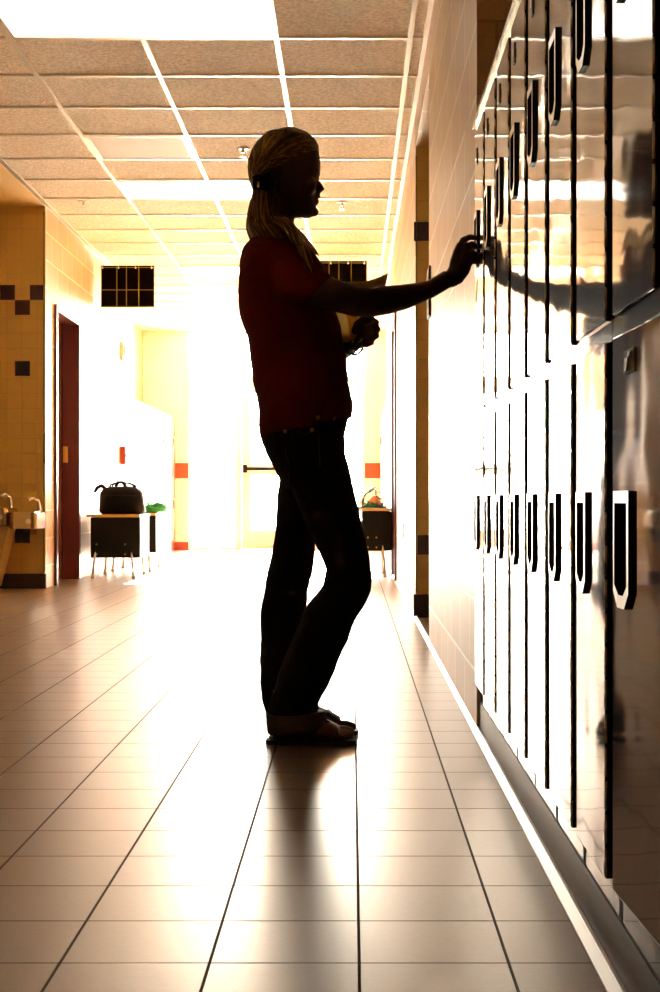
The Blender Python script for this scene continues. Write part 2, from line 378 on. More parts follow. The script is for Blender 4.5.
# ------------------------------------------------------------ lockers
LW, LY0 = .309, 4.135       # column width, far end of the near row
ZB, ZT, ZM = .135, 1.655, .862
def make_locker(mat_door, mat_frame, label, group, name='locker', simple=False):
    """origin: floor, far front corner; doors face -x, column runs toward -y"""
    t = thing(name, label, 'locker', (0, 0, 0), 0, group)
    bm = NB(); fx = .018; dep = .40
    box(bm, fx + .016, dep, -LW + .001, -.001, ZB - .05, ZT)                       # carcass
    for ya, yb in ((-.014, -.001), (-LW + .001, -LW + .014)): box(bm, fx, fx + .016, ya, yb, ZB - .05, ZT)
    for za, zb in ((ZB - .05, ZB - .004), (ZM - .016, ZM + .016), (ZT - .022, ZT)): box(bm, fx - (.012 if za > .2 else 0), fx + .016, -LW + .001, -.001, za, zb, 1, .002)
    bd = obj('body', bm, [mat_frame, mat_door], t)
    for di, (z0, z1, hz) in enumerate(((ZB, ZM - .014, .577), (ZM + .014, ZT - .020, 1.335))):
        bm = NB(); box(bm, 0, fx - .001, -LW + .020, -.036, z0, z1, 0, .0025)
        d = obj('door', bm, mat_door, t)
        # pull handle: raised frame with a pointed lower end round a flat plate coloured as recess shade
        hc, hw, hh, pr, rim = -.108, .042, .073, .0055, .010
        outl = [(hc - hw, hz + hh), (hc + hw, hz + hh), (hc + hw, hz - hh + .02), (hc + hw * .45, hz - hh), (hc - hw * .45, hz - hh), (hc - hw, hz - hh + .02)]
        inn = [(hc - hw + rim, hz + hh - rim * 1.5), (hc + hw - rim * .5, hz + hh - rim * 1.5), (hc + hw - rim * .5, hz - hh + .028), (hc + hw * .3, hz - hh + .016), (hc - hw * .3, hz - hh + .016), (hc - hw + rim, hz - hh + .028)]
        bm = NB(); ring = []
        for pts, x in ((outl, 0), (outl, -pr), (inn, -pr), (inn, -pr + .003)): ring.append([bm.verts.new((x, a, b)) for a, b in pts])
        for i, (a, b) in enumerate(zip(ring, ring[1:])):
            for j in range(6): bm.faces.new((a[j], a[(j + 1) % 6], b[(j + 1) % 6], b[j])).material_index = 1 if i == 1 else 0
        h = obj('handle', bm, ['black', 'alum'], d)  # sides coloured black for their shade, only the face rim is bright
        if not simple:
            bm = NB(); prism(bm, inn, -pr + .0005, -.0005, 'x'); obj('pocket', bm, 'dark', h)
            bm = NB(); box(bm, -pr - .0005, -pr + .001, hc - .004, hc + .018, hz + .030, hz + .042, 0, .0004); obj('latch_tab', bm, 'dark', h)
            bm = NB()
            n = 16
            for k in range(n):
                a = z0 + (z1 - z0) * (k + .06) / n; b = z0 + (z1 - z0) * (k + .94) / n
                tube(bm, [(.002, -LW + .0195, a), (.002, -LW + .0195, b)], .0030, 8)
            obj('hinge', bm, 'steel', d)
        if di:
            nz = z1 - .075; bm = NB()
            box(bm, -.0022, 0, hc - .011, hc + .009, nz - .022, nz + .022, 0, .0008)
            box(bm, -.004, -.0015, hc - .006, hc + .004, nz - .008, nz + .010, 1, .001)
            obj('number_plate', bm, ['lockbase', 'chrome'], d)
    return t
ords = ['first', 'second', 'third', 'fourth', 'fifth', 'sixth', 'seventh', 'eighth', 'ninth', 'tenth', 'eleventh', 'twelfth']
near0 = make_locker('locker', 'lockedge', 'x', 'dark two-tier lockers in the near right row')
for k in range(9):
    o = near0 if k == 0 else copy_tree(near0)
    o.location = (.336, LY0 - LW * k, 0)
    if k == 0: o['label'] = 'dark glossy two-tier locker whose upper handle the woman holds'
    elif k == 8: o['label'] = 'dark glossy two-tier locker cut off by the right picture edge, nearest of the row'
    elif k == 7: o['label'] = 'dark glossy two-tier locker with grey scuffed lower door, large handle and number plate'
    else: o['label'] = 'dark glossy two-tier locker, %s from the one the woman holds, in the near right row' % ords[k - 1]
    if k == 7:          # the nearest full column's doors are turned slightly to dim and shift their reflections
        for c in [c for c in COL.objects if c.parent == o and c.name.startswith('door')]:
            th = math.radians(2.4 if c.name == [q for q in sorted(x.name for x in COL.objects if x.parent == o and x.name.startswith('door'))][0] else .35)
            pv = Vector((0, -.036, 0)); c.rotation_euler = (0, 0, th); c.location = pv - Matrix.Rotation(th, 3, 'Z') @ pv
        d = [c for c in COL.objects if c.parent == o and c.name.startswith('door')][0]
        bm = NB(); box(bm, -.002, 0, -.165, -.111, .794, .824, 0, .0006)
        prism(bm, [(-.118, .797), (-.130, .797), (-.152, .820), (-.140, .820)], -.004, -.0015, 'x', 1)
        prism(bm, [(-.123, .803), (-.133, .803), (-.143, .813), (-.126, .813)], -.0045, -.0018, 'x', 1)
        obj('number_plate', bm, ['thread', 'chrome'], d)
yn = LY0 - 9 * LW
bm = NB(); box(bm, .352, .72, yn, LY0, 0, .084)
obj('locker_plinth', bm, 'lockbase', label='low dark metal plinth running under the near row of lockers', cat='plinth')
bm = NB(); prism(bm, [(.332, 1.656), (.332, 1.668), (.345, 1.680), (.73, 1.680), (.73, 1.656)], yn, LY0, 'y')
bm2 = bm
obj('locker_top_trim', bm2, 'steel', label='thin metal cap strip along the top of the near lockers', cat='trim')
bm = NB(); prism(bm, [(.330, 0.0005), (.330, .004), (.346, .011), (.3515, .011), (.3515, .0005)], yn, 15, 'y'); obj('trim_3', bm, 'white', kind='structure')

far0 = make_locker('farlocker', 'farlocker', 'x', 'red lockers along the far left wall', simple=True)
for k in range(12):
    o = far0 if k == 0 else copy_tree(far0)
    o.location = (-2.21, YE - .03 - LW * (k + 1) + 0, 0); o.rotation_euler = (0, 0, PI)
    o['label'] = ('red two-tier locker standing against the end wall left of the exit' if k == 0 else 'red two-tier locker on the far left wall, %s from the end wall' % ords[k])
for k in range(12):
    o = copy_tree(far0); o.location = (.355, YE - .03 - LW * k, 0); o.rotation_euler = (0, 0, 0)
    o['group'] = 'red lockers along the far right wall'
    o['label'] = ('red two-tier locker standing against the end wall right of the exit' if k == 0 else 'red two-tier locker on the far right wall, %s from the end wall' % ords[k])
for (x0, x1, w_) in ((-2.61, -2.226, 'left'), (.371, .755, 'right')):
    bm = NB(); box(bm, x0, x1, 15.06, YE - .03, 0, .084)
    obj('locker_plinth', bm, 'redbase', label='low red plinth under the far %s lockers' % w_, cat='plinth')

# ------------------------------------------------------------ ceiling fittings
def panel(name, label, cat, x0, x1, y0, y1, mt, group=None):
    t = thing(name, label, cat, ((x0 + x1) / 2, (y0 + y1) / 2, HC), group=group)
    hx, hy = (x1 - x0) / 2 - .014, (y1 - y0) / 2 - .014
    bm = NB()
    for a in ((-hx, hx, -hy, -hy + .02), (-hx, hx, hy - .02, hy), (-hx, -hx + .02, -hy + .02, hy - .02), (hx - .02, hx, -hy + .02, hy - .02)): box(bm, *a, -.012, -.001)
    obj('frame', bm, 'grid', t)
    bm = NB(); box(bm, -hx + .02, hx - .02, -hy + .02, hy - .02, -.008, -.001); obj('diffuser' if mt == 'lamp' else 'face_plate', bm, mt, t)
    return t
xs = (gx0 - 2 * G, gx0)
for k, lab in ((-1, 'large lit ceiling light panel at the top left of the picture'), (5, 'lit ceiling light panel left of the woman\'s head'), (11, 'lit ceiling light panel above the hanging black charts'), (17, 'lit ceiling light panel nearest the exit door')):
    panel('ceiling_light', lab, 'ceiling light', xs[0], xs[1], gy0 + G * k, gy0 + G * (k + 1), 'lamp', 'ceiling light panels')
panel('ceiling_vent', 'pale grey square vent panel set in the tiled ceiling', 'vent', xs[0], xs[0] + G, gy0 + G * 3, gy0 + G * 4, 'grey')
def sprinkler(x, y, label):
    t = thing('sprinkler', label, 'sprinkler', (x, y, HC), group='ceiling sprinklers')
    bm = NB(); tube(bm, [(0, 0, -.0005), (0, 0, -.005), (0, 0, -.008)], [.04, .04, .03], 20); obj('escutcheon', bm, 'white', t)
    bm = NB(); tube(bm, [(0, 0, -.006), (0, 0, -.03)], .009, 10); tube(bm, [(-.012, 0, -.028), (-.010, 0, -.045), (0, 0, -.052)], .003, 6); tube(bm, [(.012, 0, -.028), (.010, 0, -.045), (0, 0, -.052)], .003, 6)
    tube(bm, [(0, 0, -.052), (0, 0, -.055)], .018, 14); obj('sprinkler_head', bm, 'alum', t)
sprinkler(-.655, 9.02, 'small sprinkler head in the ceiling just left of the woman\'s head')
sprinkler(-.07, 10.65, 'small sprinkler head in the ceiling right of the woman\'s face')
sprinkler(-1.9, 10.62, 'small sprinkler head in the ceiling by the left wall above the open door')

def chart(px0, px1, py0, py1, Y, label):
    a = P(px0, py0, Y); b = P(px1, py1, Y); W = b.x - a.x; Hh = a.z - b.z
    t = thing('pocket_chart', label, 'wall chart', ((a.x + b.x) / 2, Y, a.z), group='black charts hanging from the ceiling')
    bm = NB(); n = 16
    box(bm, -W / 2, W / 2, -.006, .006, -Hh, 0, 0, .003); obj('panel', bm, 'pouch', t)
    bm = NB()
    for f in (.0, .29, .47, .70, .985): box(bm, -W / 2 + W * f, -W / 2 + W * f + W * .016, -.0085, -.0055, -Hh * .99, -.002)
    for f in (.04, .575, .97): box(bm, -W / 2, W / 2, -.0088, -.0058, -Hh * f - Hh * .018, -Hh * f)
    obj('stitching', bm, 'thread', t)
    for f in (.03, .33, .65, .95):
        bm = NB(); x = -W / 2 + W * f
        tube(bm, [(x, -.012, -.022), (x, -.005, -.022)], .008, 10); obj('grommet', bm, 'chrome', t)
        bm = NB(); tube(bm, [(x, -.010, -.022), (x, -.012, 0), (x, 0, .012), (x, 0, HC - a.z - .001)], .002, 6); obj('hook', bm, 'alum', t)
chart(101, 154.5, 265.5, 307.5, 12.9, 'black stitched pocket chart hanging from the ceiling over the left side')
chart(313, 367, 261, 303, 13.15, 'black stitched pocket chart hanging behind the woman and her papers')

# ------------------------------------------------------------ things on the walls
t = thing('fire_alarm', 'small dark red fire alarm box on the far left wall', 'fire alarm', (XL, 14.3, 1.07))
bm = NB(); box(bm, 0, .05, -.06, .06, -.10, .07, 0, .006); obj('housing', bm, 'redplastic', t)
bm = NB(); box(bm, .05, .062, -.045, .045, -.03, .0, 0, .003); obj('pull_lever', bm, 'white', t)
t = thing('alarm_strobe', 'small pale alarm strobe high on the far left wall', 'strobe', (XL, 14.3, 2.05))
bm = NB(); box(bm, 0, .03, -.06, .06, -.09, .09, 0, .005); obj('housing', bm, 'white', t)
bm = NB(); box(bm, .03, .05, -.035, .035, -.04, .05, 0, .008); obj('lens', bm, 'white', t)
t = thing('power_outlet', 'small power outlet low on the right wall beyond the tiled recess', 'outlet', (XR, 10.0, .43))
bm = NB(); box(bm, -.006, 0, -.035, .035, -.06, .06, 0, .002); obj('cover_plate', bm, 'white', t)
bm = NB()
for z in (-.03, .03): box(bm, -.009, -.005, -.017, .017, z - .014, z + .014, 0, .002)
obj('socket', bm, 'black', t)
t = thing('wall_sign', 'narrow dark sign mounted beside the recess on the right wall', 'sign', (XR, 6.62, 1.55))
bm = NB(); box(bm, -.010, -.001, -.075, .075, -.11, .11, 0, .002); obj('sign_plate', bm, 'black', t)
bm = NB(); box(bm, -.012, -.0095, -.06, .06, -.09, .09, 0, .001); obj('sign_face', bm, 'thread', t)

# ------------------------------------------------------------ drinking fountains
def fountain(x, zt, label, ped):
    t = thing('drinking_fountain', label, 'drinking fountain', (x, 10.748, 0), group='steel drinking fountains')
    bm = NB(); hw = .092 if ped else .1; pts = [(-hw, 0), (hw, 0)] + [(hw - .04 + .04 * math.cos(q), -.30 - .04 * math.sin(q)) for q in (0, .5, 1.0, 1.57)] + [(-hw + .04 - .04 * math.sin(q), -.30 - .04 * math.cos(q)) for q in (0, .57, 1.07, 1.57)]
    prism(bm, pts, zt - (.125 if ped else .112), zt, 'z')
    bmesh.ops.bevel(bm, geom=[e for e in bm.edges if abs((e.verts[0].co - e.verts[1].co).z) < 1e-6], offset=.008, segments=2, affect='EDGES')
    obj('basin', bm, 'steel', t)
    bm = NB(); box(bm, -.075, .075, -.28, -.05, zt - .001, zt + .004, 0, .002); obj('basin_floor', bm, 'chrome', t)
    bm = NB(); tube(bm, [(.06, -.06, zt), (.06, -.06, zt + .05), (.055, -.08, zt + .085), (.03, -.12, zt + .10), (.0, -.15, zt + .085)], [.014, .013, .012, .010, .009], 10); obj('spout', bm, 'chrome', t)
    bm = NB(); tube(bm, [(.045, -.33, zt - .06), (.045, -.346, zt - .06)], .018, 14); obj('push_button', bm, 'chrome', t)
    bm = NB()
    if ped: prism(bm, [(.085, zt - .124), (-.02, .02), (-.09, .02), (-.09, zt - .124)], -.24, -.002, 'y')
    else: prism(bm, [(-.20, zt - .124), (-.002, zt - .124), (-.002, zt - .16)], -.03, .03, 'x')
    obj('bracket', bm, 'plaster' if ped else 'steel', t)
fountain(-2.487, .575, 'steel drinking fountain with pale bracket, cut off by the left picture edge', True)
fountain(-2.29, .545, 'steel drinking fountain next to the corner of the tiled wall', False)

# ------------------------------------------------------------ desks
def desk(x, y, zt, W, D, label, rz=0):
    t = thing('school_desk', label, 'desk', (x, y, 0), rz, 'school desks along the walls')
    bm = NB(); box(bm, -W / 2, W / 2, 0, D, zt - .022, zt, 0, .006); obj('desk_top', bm, 'wood', t)
    bm = NB(); b0 = zt - .35
    box(bm, -W / 2 + .03, W / 2 - .0, .02, D - .04, b0, zt - .024, 0, .008); bb = obj('book_box', bm, 'black', t)
    for bx in (-W / 2 + .08, W / 2 - .12):
        for bz in (b0 + .03, b0 + .11):
            bm = NB(); tube(bm, [(bx, .012, bz), (bx, .021, bz)], .007, 8); obj('bolt', bm, 'brass', bb)
    for sx in (-1, 1):
        for yy, s in ((.0, -1), (D, 1)):
            bm = NB(); tube(bm, [(sx * (W / 2 - .07), yy - s * .03 + (0 if s < 0 else 0), b0 + .05), (sx * (W / 2 - .05), yy, .02)], .010, 10)
            l = obj('leg', bm, 'alum', t)
            bm = NB(); tube(bm, [(sx * (W / 2 - .05), yy, .001), (sx * (W / 2 - .05), yy, .03)], .014, 10); obj('foot_cap', bm, 'white', l)
    return t
desk(-1.925, 12.08, .515, .43, .62, 'small black school desk with wooden top holding the black bag')
desk(-1.95, 13.25, .515, .43, .60, 'small school desk behind the black bag, holding the green cloth')
desk(.185, 12.25, .565, .27, .60, 'small black school desk with thick wooden top by the right wall')

def crumple(name, c, r, mt, label=None, cat=None, parent=None, amp=.35, sc=9, seg=24, cut=None):
    bm = NB(); ball(bm, (0, 0, 0), r, seg)
    for v in bm.verts:
        n = noise.noise(v.co * sc + Vector((c[0] * 7, c[1], 3))) + .5 * noise.noise(v.co * sc * 2.6)
        v.co *= 1 + amp * n
        if v.co.z < -r[2] * .55: v.co.z = -r[2] * .55
    return obj(name, bm, mt, parent, loc=Vector(c) + Vector((0, 0, r[2] * .55)), label=label, cat=cat)
crumple('green_cloth', (-1.80, 13.42, .516), (.13, .13, .055), 'green', 'bunched green cloth on the desk behind the black bag', 'cloth', amp=.6, sc=14, seg=30)
# black bag
t = thing('duffel_bag', 'black soft bag with handles standing on the left desk', 'bag', (-1.89, 12.38, .516))
bm = NB(); R = []
for z, hx, hy in ((0, .165, .12), (.02, .185, .14), (.10, .182, .145), (.17, .175, .135), (.205, .150, .11), (.228, .10, .07)):
    R.append(((0 - z * .06, 0, z), (hx, 0, 0), (0, hy, 0)))
eloft(bm, R, 32, p=3.2)
for v in bm.verts: v.co += Vector((1, 1, .4)) * .010 * noise.noise(v.co * 14)
obj('bag_body', bm, 'bag', t)
for sy in (-.06, .06):
    bm = NB(); tube(bm, [(-.11, sy, .20), (-.09, sy, .245), (-.03, sy * .6, .258), (.04, sy * .6, .256), (.09, sy, .24), (.12, sy, .19)], .008, 8); obj('handle', bm, 'bag', t)
bm = NB(); tube(bm, [(-.13, -.02, .20), (-.17, -.05, .235), (-.20, -.08, .215), (-.215, -.10, .18)], [.016, .018, .016, .012], 8); tube(bm, [(-.06, 0, .22), (-.04, -.02, .262), (.0, -.02, .262), (.03, 0, .22)], .015, 8); obj('strap', bm, 'bag', t)
bm = NB(); tube(bm, [(-.13, -.147, .15), (0, -.150, .155), (.13, -.147, .15)], .003, 6); obj('zip', bm, 'black', t)
# shopping bag on the right desk
t = thing('plastic_bag', 'crumpled clear plastic bag with green and orange snacks on the right desk', 'bag', (.17, 12.5, .566))
crumple('wrapper', (0, 0, 0), (.075, .08, .045), 'green', parent=t, amp=.5, sc=16)
crumple('orange_packet', (.02, -.05, .02), (.045, .04, .05), 'orange', parent=t, amp=.4, sc=20)
bm = NB(); ball(bm, (0, 0, .07), (.105, .10, .10), 26)
for v in bm.verts:
    v.co.z = max(v.co.z, .0); k = v.co.z / .17; v.co.x *= 1 - .45 * k * k
    v.co += Vector((.6, .6, .7)) * .045 * noise.noise(v.co * 22)
    v.co.z = max(v.co.z, .001)
obj('film', bm, 'glass', t)
bm = NB(); box(bm, -.125, .12, -.13, .09, .0005, .012, 0, .004); obj('tray', bm, 'black', t)

# ------------------------------------------------------------ the woman
YB = 4.0                     # depth of her middle
def LR(l, r, Y, hy, dy=0.0):
    """ring from the outline's left and right points at depth Y, half thickness hy"""
    a, b = P(l[0], l[1], Y), P(r[0], r[1], Y)
    return ((a + b) / 2 + Vector((0, dy, 0)), (b - a) / 2, Vector((0, hy, 0)))
YS = 4.0
torso = [((263, 236), (299, 236), .062), ((252, 240), (306, 245), .115), ((245, 250), (315, 256), .165), ((241, 264), (326, 271), .185),
         ((238.5, 282), (331, 291), .182), ((239.5, 302), (335, 308), .165), ((243, 324), (339, 326), .150), ((248, 345), (344, 344), .140),
         ((251, 364), (347, 362), .135), ((253, 381), (347.5, 378), .137), ((257, 396), (350, 392), .145), ((259, 411), (353, 402), .155),
         ((258, 426), (353.5, 410), .160), ((261, 440), (352.5, 418), .160)]
hips = [((262, 428), (349, 416), .148), ((261, 441), (344, 437), .160), ((267, 455), (344.5, 452), .168), ((274, 467), (349, 466), .168), ((280, 478), (351.5, 480), .160), ((284, 488), (353, 492), .14)]
YN, YFAR = 3.93, 4.10
near_leg = [((284, 470), (350, 474), .085), ((290, 486), (354, 490), .088), ((298, 505), (358, 507), .086), ((308, 528), (363, 531), .080), ((319, 552), (369, 555), .073),
            ((326.5, 570), (372, 575), .066), ((324, 586), (371, 590), .063), ((315, 596), (367, 601), .062), ((306, 607), (360.5, 612), .062), ((299, 624), (352.5, 625), .063),
            ((293, 640), (347, 641), .064), ((285, 656), (340, 657), .064), ((279, 670), (333.5, 671), .063), ((274, 688), (326, 688), .062), ((270, 703), (318.5, 704), .063), ((268, 714), (318.5, 712), .066)]
far_leg = [((281, 474), (330, 478), .080), ((278, 495), (324, 498), .082), ((277, 520), (318, 522), .078), ((275.5, 538), (315, 540), .070), ((272, 558), (313.5, 560), .064), ((268, 576), (311, 578), .060),
           ((265, 592), (306, 590), .058), ((262.5, 606), (306, 606), .060), ((261, 635), (304, 635), .062), ((261, 660), (302, 660), .062), ((261.5, 684), (300, 684), .062), ((264, 704), (300, 704), .062), ((266, 712), (302, 712), .064)]

def rings(lst, Y, grow=0.0):
    out = []
    for l, r, hy in lst:
        c, u, v = LR(l, r, Y, hy); 
        out.append((c, u * (1 + grow / u.length), v * (1 + grow / v.length)))
    return out

# --- body: one continuous surface (face, neck, trunk, arms, hands, legs, feet)
bm = NB()
eloft(bm, rings(torso, YS, -.012), 32, p=2.2)
eloft(bm, rings(hips, YS, -.012), 32, p=2.2)
eloft(bm, rings(near_leg, YN, -.010) + [LR((276, 726), (306, 724), YN, .034)], 24)
eloft(bm, rings(far_leg, YFAR, -.010) + [LR((277, 722), (303, 722), YFAR, .034)], 24)
# head
def HR(y, b, f, w_): c, u, v = LR((b, y), (f, y), YB, w_); return (c, u, v)
head = [HR(131, 279, 299, .03), HR(135, 268, 307, .052), HR(142, 259, 314, .066), HR(150, 254, 318.5, .073), HR(160, 252, 320.3, .077), HR(170, 251.5, 320.4, .077), HR(177, 252.5, 319.2, .075), HR(181, 253.5, 317.8, .073),
        HR(188, 256, 317.2, .070), HR(195, 260, 316.6, .065), HR(201, 265, 316.0, .059), HR(207, 272, 316.0, .050), HR(212, 281, 315.6, .040), HR(216, 290, 313.0, .028), HR(218, 297, 309.5, .016)]
eloft(bm, head, 36, p=2.25)
# neck
eloft(bm, [LR((262, 196), (296, 208), YB, .055), LR((259, 212), (294, 222), YB, .055), LR((257, 226), (293.6, 230), YB, .056), LR((254, 240), (300, 240), YB, .075), LR((250, 252), (308, 252), YB, .10)], 24)
# nose, brow, lips, chin, cheek
def hp(px, py, dy=0): return P(px, py, YB) + Vector((0, dy, 0))
tube(bm, [hp(315, 176), hp(316.6, 181.5), hp(318.8, 185.5), hp(320.6, 188.6), hp(318.0, 190.5)], [.009, .0085, .0095, .0115, .0095], 12)
for s in (-1, 1):
    ball(bm, hp(317.6, 190.0, s * .010), (.010, .007, .0075), 10)
    tube(bm, [hp(317.6, 173.5, s * .008), hp(316.6, 172.5, s * .030), hp(312, 174, s * .052)], [.0075, .008, .005], 8)
    ball(bm, hp(309.5, 190, s * .040), (.020, .020, .022), 12)
tube(bm, [hp(313.0, 198.4, -.024), hp(316.6, 197.2, -.012), hp(318.4, 196.4), hp(316.6, 197.2, .012), hp(313.0, 198.4, .024)], [.003, .0055, .0065, .0055, .003], 8)
tube(bm, [hp(313.0, 200.2, -.022), hp(315.8, 201.6, -.011), hp(316.9, 202.3), hp(315.8, 201.6, .011), hp(313.0, 200.2, .022)], [.003, .0055, .0068, .0055, .003], 8)
tube(bm, [hp(312.8, 211.5, -.014), hp(314.0, 212, 0), hp(312.8, 211.5, .014)], [.009, .013, .009], 10)
for s in (-1, 1):   # ears
    e = hp(279, 181, s * .076)
    tube(bm, [e + Vector(q) for q in ((.004, 0, .022), (-.008, s * .006, .026), (-.018, s * .008, .014), (-.016, s * .007, -.004), (-.006, s * .004, -.020), (.004, 0, -.026))], [.004, .005, .005, .0045, .005, .004], 8)
    ball(bm, e + Vector((-.005, 0, 0)), (.012, .005, .018), 10)
# near (right) arm to the locker handle
YAs = 3.86
ra = [(P(274, 273, 3.90), .044), (P(292, 281, 3.85), .047), (P(316, 289, 3.83), .044), (P(338, 296.5, 3.825), .040), (P(356, 301.8, 3.83), .0385), (P(372, 302, 3.84), .0385), (P(388, 299.8, 3.86), .0370),
      (P(404, 296.8, 3.885), .0325), (P(418, 293, 3.905), .0275), (P(430, 289.2, 3.925), .0235), (P(440, 283.5, 3.94), .0235), (P(448, 278.5, 3.955), .0235)]
tube(bm, [a for a, _ in ra], [b for _, b in ra], 20)
# right hand: back of the hand rises to the knuckles, fingers close on the handle
YH = 3.97
def arc(pts, rs): tube(bm, [P(a, b, y) for a, b, y in pts], rs, 12)
eloft(bm, [LR((444.5, 273.5), (452, 288), YH - .012, .020), LR((448.5, 267.5), (462, 283), YH - .004, .021), LR((450, 260), (469, 273.5), YH, .021), LR((453, 251), (472.5, 264), YH + .003, .020),
           LR((456.5, 243.5), (473, 254), YH + .008, .017), LR((461, 239.5), (471, 246), YH + .01, .013)], 22)
arc([(459.5, 252, YH + .005), (463.3, 240, YH + .01), (470, 237.0, YH + .012), (475.5, 238.0, YH + .02), (478.8, 240.5, YH + .055)], [.0105, .0100, .0085, .0078, .0068])
arc([(463, 256, YH - .004), (466.5, 246, YH - .006), (472, 244.2, YH - .004), (475.8, 246.5, YH + .012), (477.8, 249.5, YH + .045)], [.0105, .0100, .0090, .0082, .0070])
arc([(464, 262, YH - .008), (468.3, 253.5, YH - .012), (472.8, 252.2, YH - .008), (475.6, 254.5, YH + .008), (477.2, 257.0, YH + .04)], [.0105, .0100, .0088, .0080, .0068])
arc([(464, 269, YH - .004), (468.3, 261, YH - .010), (472.2, 260.0, YH - .006), (474.8, 261.5, YH + .008), (476.4, 263.0, YH + .035)], [.0100, .0090, .0080, .0072, .0062])
arc([(453, 272, YH + .015), (460, 263, YH + .035), (467, 254.5, YH + .045), (472.5, 248.5, YH + .05)], [.0140, .0125, .0105, .0085])
# left arm: hangs from the far shoulder, forearm forward under the papers
la = [(P(276, 274, 4.12), .046), (P(292, 292, 4.16), .045), (P(306, 315, 4.19), .042), (P(318, 338, 4.19), .038), (P(328, 349, 4.16), .036), (P(340, 349, 4.10), .033), (P(350, 344.5, 4.03), .027), (P(356, 341, 3.99), .0235)]
tube(bm, [a for a, _ in la], [b for _, b in la], 20)
YL = 3.965
eloft(bm, [(P(353, 343.5, YL + .01), Vector((-.006, 0, -.020)), Vector((0, .018, 0))), (P(358, 339, YL), Vector((-.010, 0, -.026)), Vector((0, .018, 0))), (P(363.5, 333, YL), Vector((-.014, 0, -.029)), Vector((0, .018, 0))), (P(368, 329, YL), Vector((-.010, 0, -.026)), Vector((0, .016, 0)))], 18)
ball(bm, P(368, 331.5, YL - .022), (.021, .022, .027), 14)
arc([(364, 323.5, YL), (372, 319.5, YL - .01), (376.5, 322.5, YL - .03), (371.5, 326.5, YL - .045), (364, 328, YL - .045)], [.0105, .0100, .0092, .0085, .0072])
arc([(366, 328.5, YL), (374.5, 325.5, YL - .01), (377.8, 329.5, YL - .03), (372, 332.8, YL - .047), (363, 333.5, YL - .048)], [.0105, .0100, .0092, .0085, .0072])
arc([(366, 334.5, YL), (373.5, 332.5, YL - .01), (376.3, 336.0, YL - .03), (370.5, 339.0, YL - .046), (362.5, 339.0, YL - .046)], [.0105, .0098, .0090, .0082, .0070])
arc([(363, 340.0, YL), (369.5, 339.5, YL - .012), (371.8, 342.5, YL - .03), (366.5, 345, YL - .044), (360.5, 344.5, YL - .044)], [.0098, .0090, .0082, .0074, .0064])
arc([(356, 332, YL - .01), (358, 324.5, YL - .03), (363, 319.5, YL - .035), (369, 317.8, YL - .03)], [.0135, .0120, .0105, .0085])
# feet
def foot(Y, heel, toe, zoff=0):
    h = P(heel, 0, Y).x; t_ = P(toe, 0, Y).x; L = t_ - h; z = .0125
    rr = [(.06, .030, .026), (.14, .037, .034), (.28, .034, .042), (.42, .036, .044), (.56, .041, .031), (.70, .045, .023), (.80, .044, .017)]
    eloft(bm, [(Vector((h + L * f, Y, z + hz)), Vector((0, hw, 0)), Vector((0, 0, hz))) for f, hw, hz in rr], 20, p=2.3)
    eloft(bm, [(Vector((h + L * .20, Y, .03)), Vector((.030, 0, 0)), Vector((0, .028, 0))), (Vector((h + L * .20, Y, .09)), Vector((.032, 0, 0)), Vector((0, .028, 0))), (Vector((h + L * .22, Y, .14)), Vector((.038, 0, 0)), Vector((0, .034, 0)))], 18)
    for i, (ty, tl, r) in enumerate(((.034, 1.0, .0125), (.014, .99, .0095), (-.003, .965, .0088), (-.019, .93, .0082), (-.034, .885, .0078))):
        sgn = 1 if Y < 4 else -1
        x1 = h + L * tl - r
        tube(bm, [(h + L * .72, Y + sgn * ty * .95, z + .016), (x1 - .018, Y + sgn * ty, z + r + .004), (x1 - .004, Y + sgn * ty, z + r), (x1 + r * .6, Y + sgn * ty, z + r * .8)], [r * 1.1, r * 1.05, r, r * .6], 10)
foot(3.93, 268, 356.5); foot(4.09, 270.5, 358)
ME = 'person'
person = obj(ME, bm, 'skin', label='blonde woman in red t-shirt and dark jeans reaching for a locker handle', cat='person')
def remesh(o, vs, sm=4, disp=None):
    m = o.modifiers.new('remesh', 'REMESH'); m.mode = 'VOXEL'; m.voxel_size = vs; m.use_smooth_shade = True
    s = o.modifiers.new('smooth', 'SMOOTH'); s.factor = .5; s.iterations = sm
    if disp:
        tx = bpy.data.textures.new('folds', 'CLOUDS'); tx.noise_scale = disp[0]; tx.noise_depth = 2
        d = o.modifiers.new('folds', 'DISPLACE'); d.texture = tx; d.strength = disp[1]; d.mid_level = .5; d.texture_coords = 'LOCAL'
remesh(person, .0032, 3)

# eyes (eyeballs coloured dark for the shadow they lie in)
for s in (-1, 1):
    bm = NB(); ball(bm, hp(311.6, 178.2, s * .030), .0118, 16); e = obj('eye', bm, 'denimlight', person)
    bm = NB(); ball(bm, hp(315.2, 178.2, s * .0305), (.003, .0055, .0055), 10); obj('iris', bm, 'black', e)

